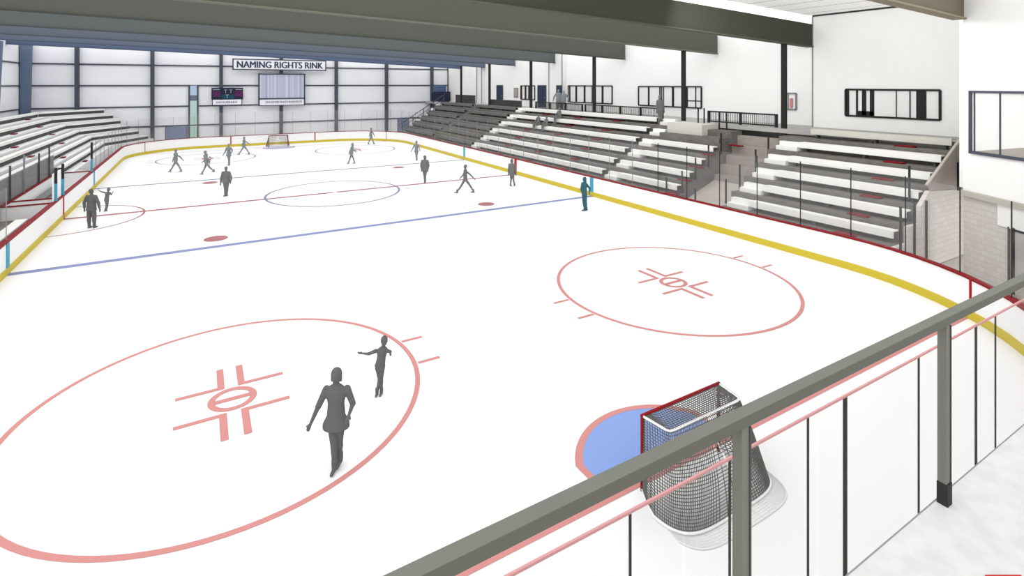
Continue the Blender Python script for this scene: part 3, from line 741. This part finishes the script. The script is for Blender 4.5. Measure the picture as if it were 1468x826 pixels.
struct(B(-15.09, -13.3, -12, -1.78, -.03, .52).build('floor_team_box', mat('brown_rubber_floor', (140, 132, 124), noise=.1)))
sk = thing('scorer_panel', (-13.2, -.8, 1.18), 'white upright panel between two cyan based posts on the left boards', 'panel')
B(-13.24, -13.2, -1.6, 0.1, 1.18, 2.5).build('panel', mat('white_translucent_panel', (236, 238, 240)), sk)
for y, nm in ((-1.33, 'left of the white upright panel'), (.2, 'right of the white upright panel'), (8.6, 'alone beyond the penalty box')):
    o = thing('glass_stanchion', (-13.15, y, 1.18), 'dark cyan footed post, ' + nm, 'stanchion', 'cyan footed posts')
    B(-13.2, -13.1, y-.06, y+.06, 1.18, 2.0).build('lower_sleeve', CYAN, o); B(-13.2, -13.1, y-.06, y+.06, 2.0, 3.05 if y > 5 else 2.75).build('post', DARK, o)
for k, y in enumerate((-5.2, -2.6, -.2, 2.2, 5.2, 7.6)):
    o = thing('rink_glass', (-15.03, y, 1.19), 'clear glass panel on the back wall of the left boxes', 'glass panel', 'box back glass')
    B(-15.04, -15.02, y+.05, min(y+2.3, 9.05), 1.19, 2.9).build('pane', GLASS, o); B(-15.07, -15.0, y-.04, y+.04, 1.19, 3.1 if k % 2 else 2.85).build('glass_seam', SUPP if k % 3 else SEAML, o)

# ------------------------------------------------------------------ foreground platform and railing
struct(B(-14, 12, -42, -33.34, 4.13, 4.43).build('floor_platform', PLAT))
struct(B(-14, 12, -33.344, -33.338, 4.1, 4.432).build('trim_17', GREYW))
fr = thing('guard_rail', (-3.7, -33.4, 4.43), 'thick grey steel guard rail in the foreground with two posts', 'guard rail')
B(-9.5, 2.5, -33.4, -33.348, 5.427, 5.474).build('top_rail', RAILM, fr, bevel=.003)
B(-9.5, 2.5, -33.4015, -33.4, 5.43, 5.472).build('front_shade', mat('shaded_rail_face', (104, 105, 96), rough=.6), fr)  # thin plate whose darker colour paints the rail's unlit side
for x in (-7.17, -5.425, -3.69, -1.95):
    p_ = B(x-.021, x+.021, -33.395, -33.352, 4.43, 5.43).build('post', RAILM, fr)
    B(x+.0215, x+.03, -33.4, -33.35, 4.55, 5.42).build('post_channel', SUPP, p_)
    B(x-.024, x+.031, -33.402, -33.35, 4.43, 4.55).build('base_shade', DARK, p_)  # dark wrap paints contact shade at the post foot
mt = MB().prism([(-3.902, -33.762), (-4.05, -33.674), (-4.13, -33.81), (-3.982, -33.898)][::-1], 4.43, 4.437).build('floor_tag', mat('signal_red_plastic', (214, 40, 44)), None, bevel=.004)
tag(mt, 'small flat red plate on the pale concrete at the bottom frame edge', 'plate')

# ------------------------------------------------------------------ people
def remesh(mb, name, m_, parent, org, voxel, smooth=4):
    me = bpy.data.meshes.new('src'); me.from_pydata([Vector(p) for p in mb.v], [], mb.f)
    bm = bmesh.new(); bm.from_mesh(me); bmesh.ops.recalc_face_normals(bm, faces=bm.faces); bm.to_mesh(me); bm.free()
    o = bpy.data.objects.new('src', me); C.objects.link(o)
    r = o.modifiers.new('r', 'REMESH'); r.mode = 'VOXEL'; r.voxel_size = voxel
    s_ = o.modifiers.new('s', 'SMOOTH'); s_.iterations = smooth; s_.factor = .5
    bpy.context.view_layer.update()
    out = bpy.data.meshes.new_from_object(o.evaluated_get(bpy.context.evaluated_depsgraph_get()))
    bpy.data.objects.remove(o)
    out.transform(Matrix.Translation(-Vector(org)))
    out.materials.clear(); out.materials.append(m_)
    out.polygons.foreach_set('use_smooth', [True]*len(out.polygons))
    ob = bpy.data.objects.new(name, out); C.objects.link(ob); ob.parent = parent; ORI[ob.name] = Vector(org)
    return ob

def person(loc, H, label, pose=None, tone=1, right=None, front=None, group=None, hair='short', coat='jacket'):
    """pose gives joints as fractions of H in (across, toward viewer, up); p['turn'] turns chest and feet, 0 = toward the viewer"""
    p = dict(turn=0, bulk=1.0, head=1.0, lean=(0, 0), hem=.47, hemw=.1, boots=True,
             Ls=None, Le=None, Lw=None, Rs=None, Re=None, Rw=None, Lk=None, La=None, Rk=None, Ra=None, hip=.51, legw=1.0)
    p.update(pose or {})
    U = right or CR; V = front or CF
    t = math.radians(p['turn']); tu = U*math.cos(t) - V*math.sin(t); tv = U*math.sin(t) + V*math.cos(t); Z = Vector((0, 0, 1))
    o0 = Vector(loc)
    J = lambda a: o0 + (U*a[0] + V*a[1] + Z*a[2])*H
    bk = p['bulk']; hp = p['hip']; lx, ly = p['lean']
    ch = J((lx, ly, hp+.295)); pel = J((0, 0, hp))
    up = (ch - pel).normalized()
    root = thing('person', loc, label, 'person', group)
    body = MB(); vx = max(.0075, .0062*H) if H*1 and tone == 0 else .011
    S = {}
    for sd, k in (('L', 1), ('R', -1)):
        S[sd+'s'] = J(p[sd+'s']) if p[sd+'s'] else ch + tu*(k*.098*H*(.9+.1*bk)) - up*(.005*H)
        S[sd+'e'] = J(p[sd+'e']) if p[sd+'e'] else S[sd+'s'] + tu*(k*.03*H) - Z*(.17*H)
        S[sd+'w'] = J(p[sd+'w']) if p[sd+'w'] else S[sd+'e'] + tu*(k*.012*H) - Z*(.15*H) + tv*(.02*H)
        S[sd+'h'] = pel + tu*(k*.047*H)
        S[sd+'k'] = J(p[sd+'k']) if p[sd+'k'] else S[sd+'h'] - Z*(.225*H) + tv*(.01*H)
        S[sd+'a'] = J(p[sd+'a']) if p[sd+'a'] else S[sd+'k'] - Z*((hp-.225-.045)*H) - tv*(.01*H)
    # trunk
    secs = []
    for f_, ru, rv in ((-.06, .06, .05), (0, .086, .062), (.07, .082, .06), (.15, .074, .054), (.22, .09, .062), (.28, .098, .058), (.315, .07, .045), (.34, .036, .034)):
        secs.append((pel.lerp(ch, f_/.295), ru*H*bk if f_ > -.05 else ru*H, rv*H*bk))
    body.rings(secs, tu, tv)
    hs = p['head']; hc = ch + up*(.128*H + .02*H*(hs-1)*3)
    body.limb(ch, hc - up*(.02*H), .036*H, .03*H)
    body.ell(hc, (.044*H*hs, .054*H*hs, .066*H*hs), (tu, tv, Z))
    body.ell(hc - Z*(.032*H*hs) + tv*(.012*H), (.034*H*hs, .04*H*hs, .034*H*hs), (tu, tv, Z))
    body.limb(hc + tv*(.052*H*hs) + Z*(.004*H), hc + tv*(.062*H*hs) - Z*(.012*H), .006*H, .009*H, 8)          # nose
    for k in (-1, 1):
        body.ell(hc + tu*(k*.045*H*hs) - Z*(.004*H), (.006*H, .012*H, .018*H), (tu, tv, Z), 8, 6)              # ears
        body.ell(hc + tu*(k*.018*H*hs) + tv*(.048*H*hs) + Z*(.008*H), (.009*H, .006*H, .006*H), (tu, tv, Z), 8, 6)  # eyes
    body.limb(hc + tv*(.05*H*hs) - Z*(.034*H) - tu*(.012*H), hc + tv*(.05*H*hs) - Z*(.034*H) + tu*(.012*H), .005*H, .005*H, 8)  # mouth
    for sd, k in (('L', 1), ('R', -1)):
        s_, e, w_ = S[sd+'s'], S[sd+'e'], S[sd+'w']
        body.limb(s_, e, .033*H*bk, .025*H); body.limb(e, w_, .025*H, .016*H)
        # hand: palm, four fingers, thumb
        fd = (w_ - e).normalized(); sdv = fd.cross(tv)
        sdv = sdv.normalized() if sdv.length > .2 else tu.copy()
        pal = w_ + fd*(.042*H)
        body.limb(w_, pal, .015*H, .02*H)
        cn = fd.cross(sdv).normalized()
        if cn.dot(tv) > 0: cn = -cn
        for q, ln in ((-1.5, .03), (-.5, .036), (.5, .034), (1.5, .026)):
            b0 = pal + sdv*(q*.0095*H) + fd*(.008*H); b1 = b0 + fd*(ln*.6*H) + cn*(.004*H); b2 = b1 + fd*(ln*.5*H) + cn*(.014*H)
            body.limb(b0, b1, .0062*H, .0056*H, 8); body.limb(b1, b2, .0056*H, .0048*H, 8)
        th = w_ + fd*(.014*H) - sdv*(k*.014*H); body.limb(th, th + fd*(.026*H) - sdv*(k*.016*H), .007*H, .006*H, 8)
        h_, kn, an = S[sd+'h'], S[sd+'k'], S[sd+'a']
        lw = p['legw']
        body.limb(h_, kn, .052*H*bk, .036*H*lw); body.limb(kn, an, .036*H*lw, .024*H*lw)
        body.limb(kn.lerp(an, .3) - tv*(.008*H), kn.lerp(an, .5) - tv*(.004*H), .034*H*lw, .028*H*lw)
        ft = p.get(sd+'f'); fdir = (U*ft[0] + V*ft[1] + Z*ft[2]).normalized() if ft else tv
        body.limb(an - Z*(.018*H) - fdir*(.02*H), an - Z*(.024*H) + fdir*(.085*H), .022*H, .017*H)
        S[sd+'fd'] = fdir
    m_ = SIL[tone]
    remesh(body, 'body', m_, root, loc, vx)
    # coat
    cm = MB(); secs = []
    hemz = p['hem'] - hp
    prof = [(hemz, p['hemw'], p['hemw']*.75), (hemz*.5, p['hemw']*.97, p['hemw']*.73), (.03, .092, .07), (.1, .086, .066), (.16, .082, .062), (.22, .096, .067), (.28, .104, .063), (.318, .072, .05), (.335, .044, .042)]
    for f_, ru, rv in prof: secs.append((pel.lerp(ch, f_/.295), ru*H*bk, rv*H*bk))
    cm.rings(secs, tu, tv)
    for sd in 'LR':
        s_, e, w_ = S[sd+'s'], S[sd+'e'], S[sd+'w']
        cm.limb(s_, e, .037*H*bk, .03*H*bk)
        if coat == 'jacket': cm.limb(e, e.lerp(w_, .85), .03*H*bk, .022*H*bk)
    remesh(cm, coat, m_, root, loc, vx*1.15)
    hm = MB()
    if hair == 'cap':
        hm.ell(hc + Z*(.018*H), (.05*H*hs, .06*H*hs, .058*H*hs), (tu, tv, Z)); hm.limb(hc + tv*(.05*H) + Z*(.025*H), hc + tv*(.075*H) + Z*(.02*H), .016*H, .012*H)
    elif hair == 'bob':
        hm.ell(hc + Z*(.012*H) - tv*(.012*H), (.056*H*hs, .058*H*hs, .066*H*hs), (tu, tv, Z)); 
        for k in (-1, 1): hm.limb(hc + tu*(k*.038*H) - tv*(.01*H), hc + tu*(k*.042*H) - tv*(.012*H) - Z*(.05*H), .02*H, .016*H)
    elif hair == 'hood':
        hm.ell(hc + Z*(.008*H) - tv*(.008*H), (.056*H*hs, .06*H*hs, .068*H*hs), (tu, tv, Z)); hm.limb(hc - Z*.04*H - tv*(.02*H), ch + up*.03*H - tv*(.02*H), .045*H, .05*H)
    else:
        hm.ell(hc + Z*(.014*H) - tv*(.01*H), (.048*H*hs, .056*H*hs, .06*H*hs), (tu, tv, Z))
    remesh(hm, 'hair' if hair in ('short', 'bob') else hair, m_, root, loc, vx*1.3)
    if p['boots']:
        for sd in 'LR':
            bt = MB(); an = S[sd+'a']; fdir = S[sd+'fd']
            bt.limb(an + Z*(.055*H), an - Z*(.012*H), .033*H, .03*H)
            bt.limb(an - Z*(.022*H) - fdir*(.022*H), an - Z*(.026*H) + fdir*(.09*H), .024*H, .018*H)
            remesh(bt, 'skate_boot', m_, root, loc, vx*1.2)
    return root

P = person
P((-5.18, -24.98, .0), 1.75, 'woman in a flared tunic striding across the near left circle, one arm held out', dict(
    Re=(-.175, .02, .63), Rw=(-.245, .03, .47), Ls=(.11, 0, .805), Le=(.165, -.01, .65), Lw=(.15, .06, .585),
    Rk=(-.015, .03, .275), Ra=(-.005, .03, .05), Lk=(.03, -.02, .28), La=(.022, -.05, .065), hem=.42, hemw=.135, legw=.95), 0, hair='bob', coat='tunic')
P((-3.86, -23.11, 0), 1.22, 'child with both arms spread inside the near left circle', dict(
    head=1.28, Rs=(-.07, 0, .77), Re=(-.2, .02, .725), Rw=(-.3, .04, .745), Ls=(.1, 0, .78), Le=(.19, .02, .765), Lw=(.22, .14, .785),
    Rk=(.0, .02, .27), Ra=(-.045, .03, .05), Lk=(.02, -.01, .28), La=(.025, 0, .045), lean=(.05, 0), hem=.44, hemw=.085, bulk=.95), 0, coat='shirt')
P((-11.61, -2.78, 0), 1.84, 'broad man seen from behind standing beside the left boards', dict(
    turn=180, bulk=1.25, Le=(-.185, 0, .65), Lw=(-.16, .02, .5), Re=(.18, 0, .64), Rw=(.225, .02, .5), Lk=(-.06, 0, .27), La=(-.055, 0, .045), Rk=(.075, 0, .27), Ra=(.075, 0, .045), hem=.45, hemw=.1, legw=1.35), 0)
P((-11.5, 1.05, 0), 1.22, 'child stretching an arm behind the broad man at the left boards', dict(
    head=1.25, Re=(-.2, 0, .84), Rw=(-.32, 0, .9), Le=(.2, 0, .72), Lw=(.27, .02, .8), Rk=(.0, 0, .27), Ra=(-.05, 0, .05), Lk=(.05, 0, .27), La=(.0, 0, .045), lean=(.06, 0)), 1, coat='shirt')
P((-5.87, 2.24, 0), 1.77, 'stout standing person in a bulky coat short of the centre circle', dict(
    bulk=1.3, Le=(.175, 0, .62), Lw=(.165, .02, .5), Re=(-.165, 0, .6), Rw=(-.17, .02, .44), Lk=(.04, 0, .27), La=(.028, 0, .045), Rk=(-.035, 0, .27), Ra=(-.02, .02, .045), hem=.45, hemw=.1, legw=1.1), 1, hair='cap')
WALK = lambda s, b=.2, **k: dict(dict(turn=90*s, Rk=(-b*.5, .02, .27), Ra=(-b*1.05, .02, .055), Lk=(b*.55, -.02, .285), La=(b*1.05, -.02, .06),
    Re=(-.06, .05, .62), Rw=(-.09, .05, .53), Le=(.12, -.03, .68), Lw=(.24, -.03, .56)), **k)
P((-8.82, 14.16, 0), 1.77, 'person walking with a wide stride at the left of the far left circle', WALK(-1, .21, Lw=(.29, -.02, .54), Le=(.15, -.03, .68)), 2)
P((-6.8, 11.85, 0), 1.78, 'skater kicking one leg back near the far left circle', dict(turn=-90, lean=(-.04, 0), Rk=(-.06, .02, .28), Ra=(-.17, .02, .045), Lk=(.12, -.02, .29), La=(.3, -.02, .13), Le=(.12, 0, .6), Lw=(.16, .05, .5), Re=(-.02, .06, .62), Rw=(-.1, .08, .55), bulk=1.1), 2, hair='hood')
P((-5.16, 16.12, 0), 1.8, 'person reaching one arm low to the left in the far left circle', dict(Re=(-.17, 0, .62), Rw=(-.24, 0, .5), Le=(.17, 0, .68), Lw=(.13, .05, .57), Rk=(0, 0, .27), Ra=(0, 0, .045), Lk=(.03, 0, .27), La=(.035, 0, .045), hem=.42, hemw=.12), 2)
P((-3.59, 22.9, 0), 1.73, 'walker with trailing arm nearest the far goal', WALK(-1, .26, Le=(.16, 0, .7), Lw=(.3, 0, .58)), 2)
P((3.82, 11.69, 0), 1.77, 'stooped walker in front of the far right circle', WALK(-1, .13, bulk=1.15, Le=(.12, 0, .66), Lw=(.2, .05, .6), lean=(.03, 0)), 2, hair='hood')
P((9.3, 25.64, 0), 1.85, 'faint walker beside the far boards under the girder end', WALK(1, .15, Lw=(.2, 0, .52)), 2)
P((9.27, 10.87, 0), 1.73, 'person by the far right boards holding one arm out to the left', dict(Re=(-.17, 0, .64), Rw=(-.25, 0, .5), Le=(.14, 0, .64), Lw=(.17, .02, .55), Rk=(-.02, 0, .27), Ra=(0, 0, .045), Lk=(.03, 0, .27), La=(.03, 0, .045), hem=.42, hemw=.12), 2, hair='bob')
P((6.03, .25, 0), 1.87, 'stout upright person just right of the centre circle', dict(bulk=1.2, Le=(.14, 0, .62), Lw=(.12, .03, .49), Re=(-.14, 0, .62), Rw=(-.12, .03, .49), Lk=(.02, 0, .27), La=(.015, 0, .045), Rk=(-.02, 0, .27), Ra=(.0, .02, .045), hem=.44, hemw=.1), 1, hair='hood')
P((6.91, -4.39, 0), 1.77, 'person striding widely above the right neutral spot', WALK(-1, .27, Le=(.14, 0, .68), Lw=(.3, 0, .52), Re=(-.06, .05, .66), Rw=(-.15, .06, .56)), 1)
P((10.53, -3.9, 0), 1.8, 'person in a long coat beside the red centre line on the right boards', dict(turn=160, bulk=1.1, Lk=(-.03, 0, .27), La=(-.05, 0, .045), Rk=(.05, 0, .28), Ra=(.09, 0, .06), Le=(-.12, 0, .62), Re=(.13, 0, .62), hem=.4, hemw=.1), 1, hair='bob')
P((10.43, -11.83, 0), 1.79, 'teal tinted person standing at the right end of the near blue line', dict(turn=-60, Le=(.16, 0, .66), Lw=(.14, .05, .56), Re=(-.1, 0, .63), Rw=(-.06, .05, .52), Lk=(.04, 0, .27), La=(.06, 0, .045), Rk=(-.03, 0, .27), Ra=(.0, .02, .045)), 3, hair='hood')
# people on the stands and the concourse
P((18.62, -9.25, 4.1), 1.95, 'dark figure standing by the aisle at the end of the top bench', dict(turn=20, bulk=1.15), 1, hair='hood')
P((20.2, 4.6, 4.43), 1.85, 'tall bluish figure of the couple before the third navy door', dict(bulk=1.3, Re=(-.2, 0, .66), Rw=(-.24, 0, .5)), 2)
P((20.2, 3.75, 4.43), 1.75, 'shorter bluish figure of the couple at the concourse fence', dict(bulk=1.3, Le=(.2, 0, .66), Lw=(.24, 0, .5)), 2)
def sitter(x, y, zs, H, label, hair='short'):
    hp = .30
    P((x, y, zs - .26*H), H, label, dict(hip=hp, Lk=(.06, .24, .31), La=(.06, .26, .07), Rk=(-.06, .24, .31), Ra=(-.06, .26, .07),
      Le=(.13, .08, .46), Lw=(.08, .2, .38), Re=(-.13, .08, .46), Rw=(-.08, .2, .38), hem=.29, hemw=.1, bulk=1.15, Lf=(0, 1, 0), Rf=(0, 1, 0)), 1,
      right=Vector((0, 1, 0)), front=Vector((-1, 0, 0)), hair=hair)
sitter(XR(3)+.2, 2.6, ZS(3), 1.8, 'larger seated spectator on the fourth row of the middle right block')
sitter(XR(3)+.2, 1.4, ZS(3), 1.55, 'smaller seated spectator next to another on the fourth row', 'bob')
sitter(XR(4)+.2, .92, ZS(4), 1.75, 'spectator sitting alone one row above the seated pair', 'hood')
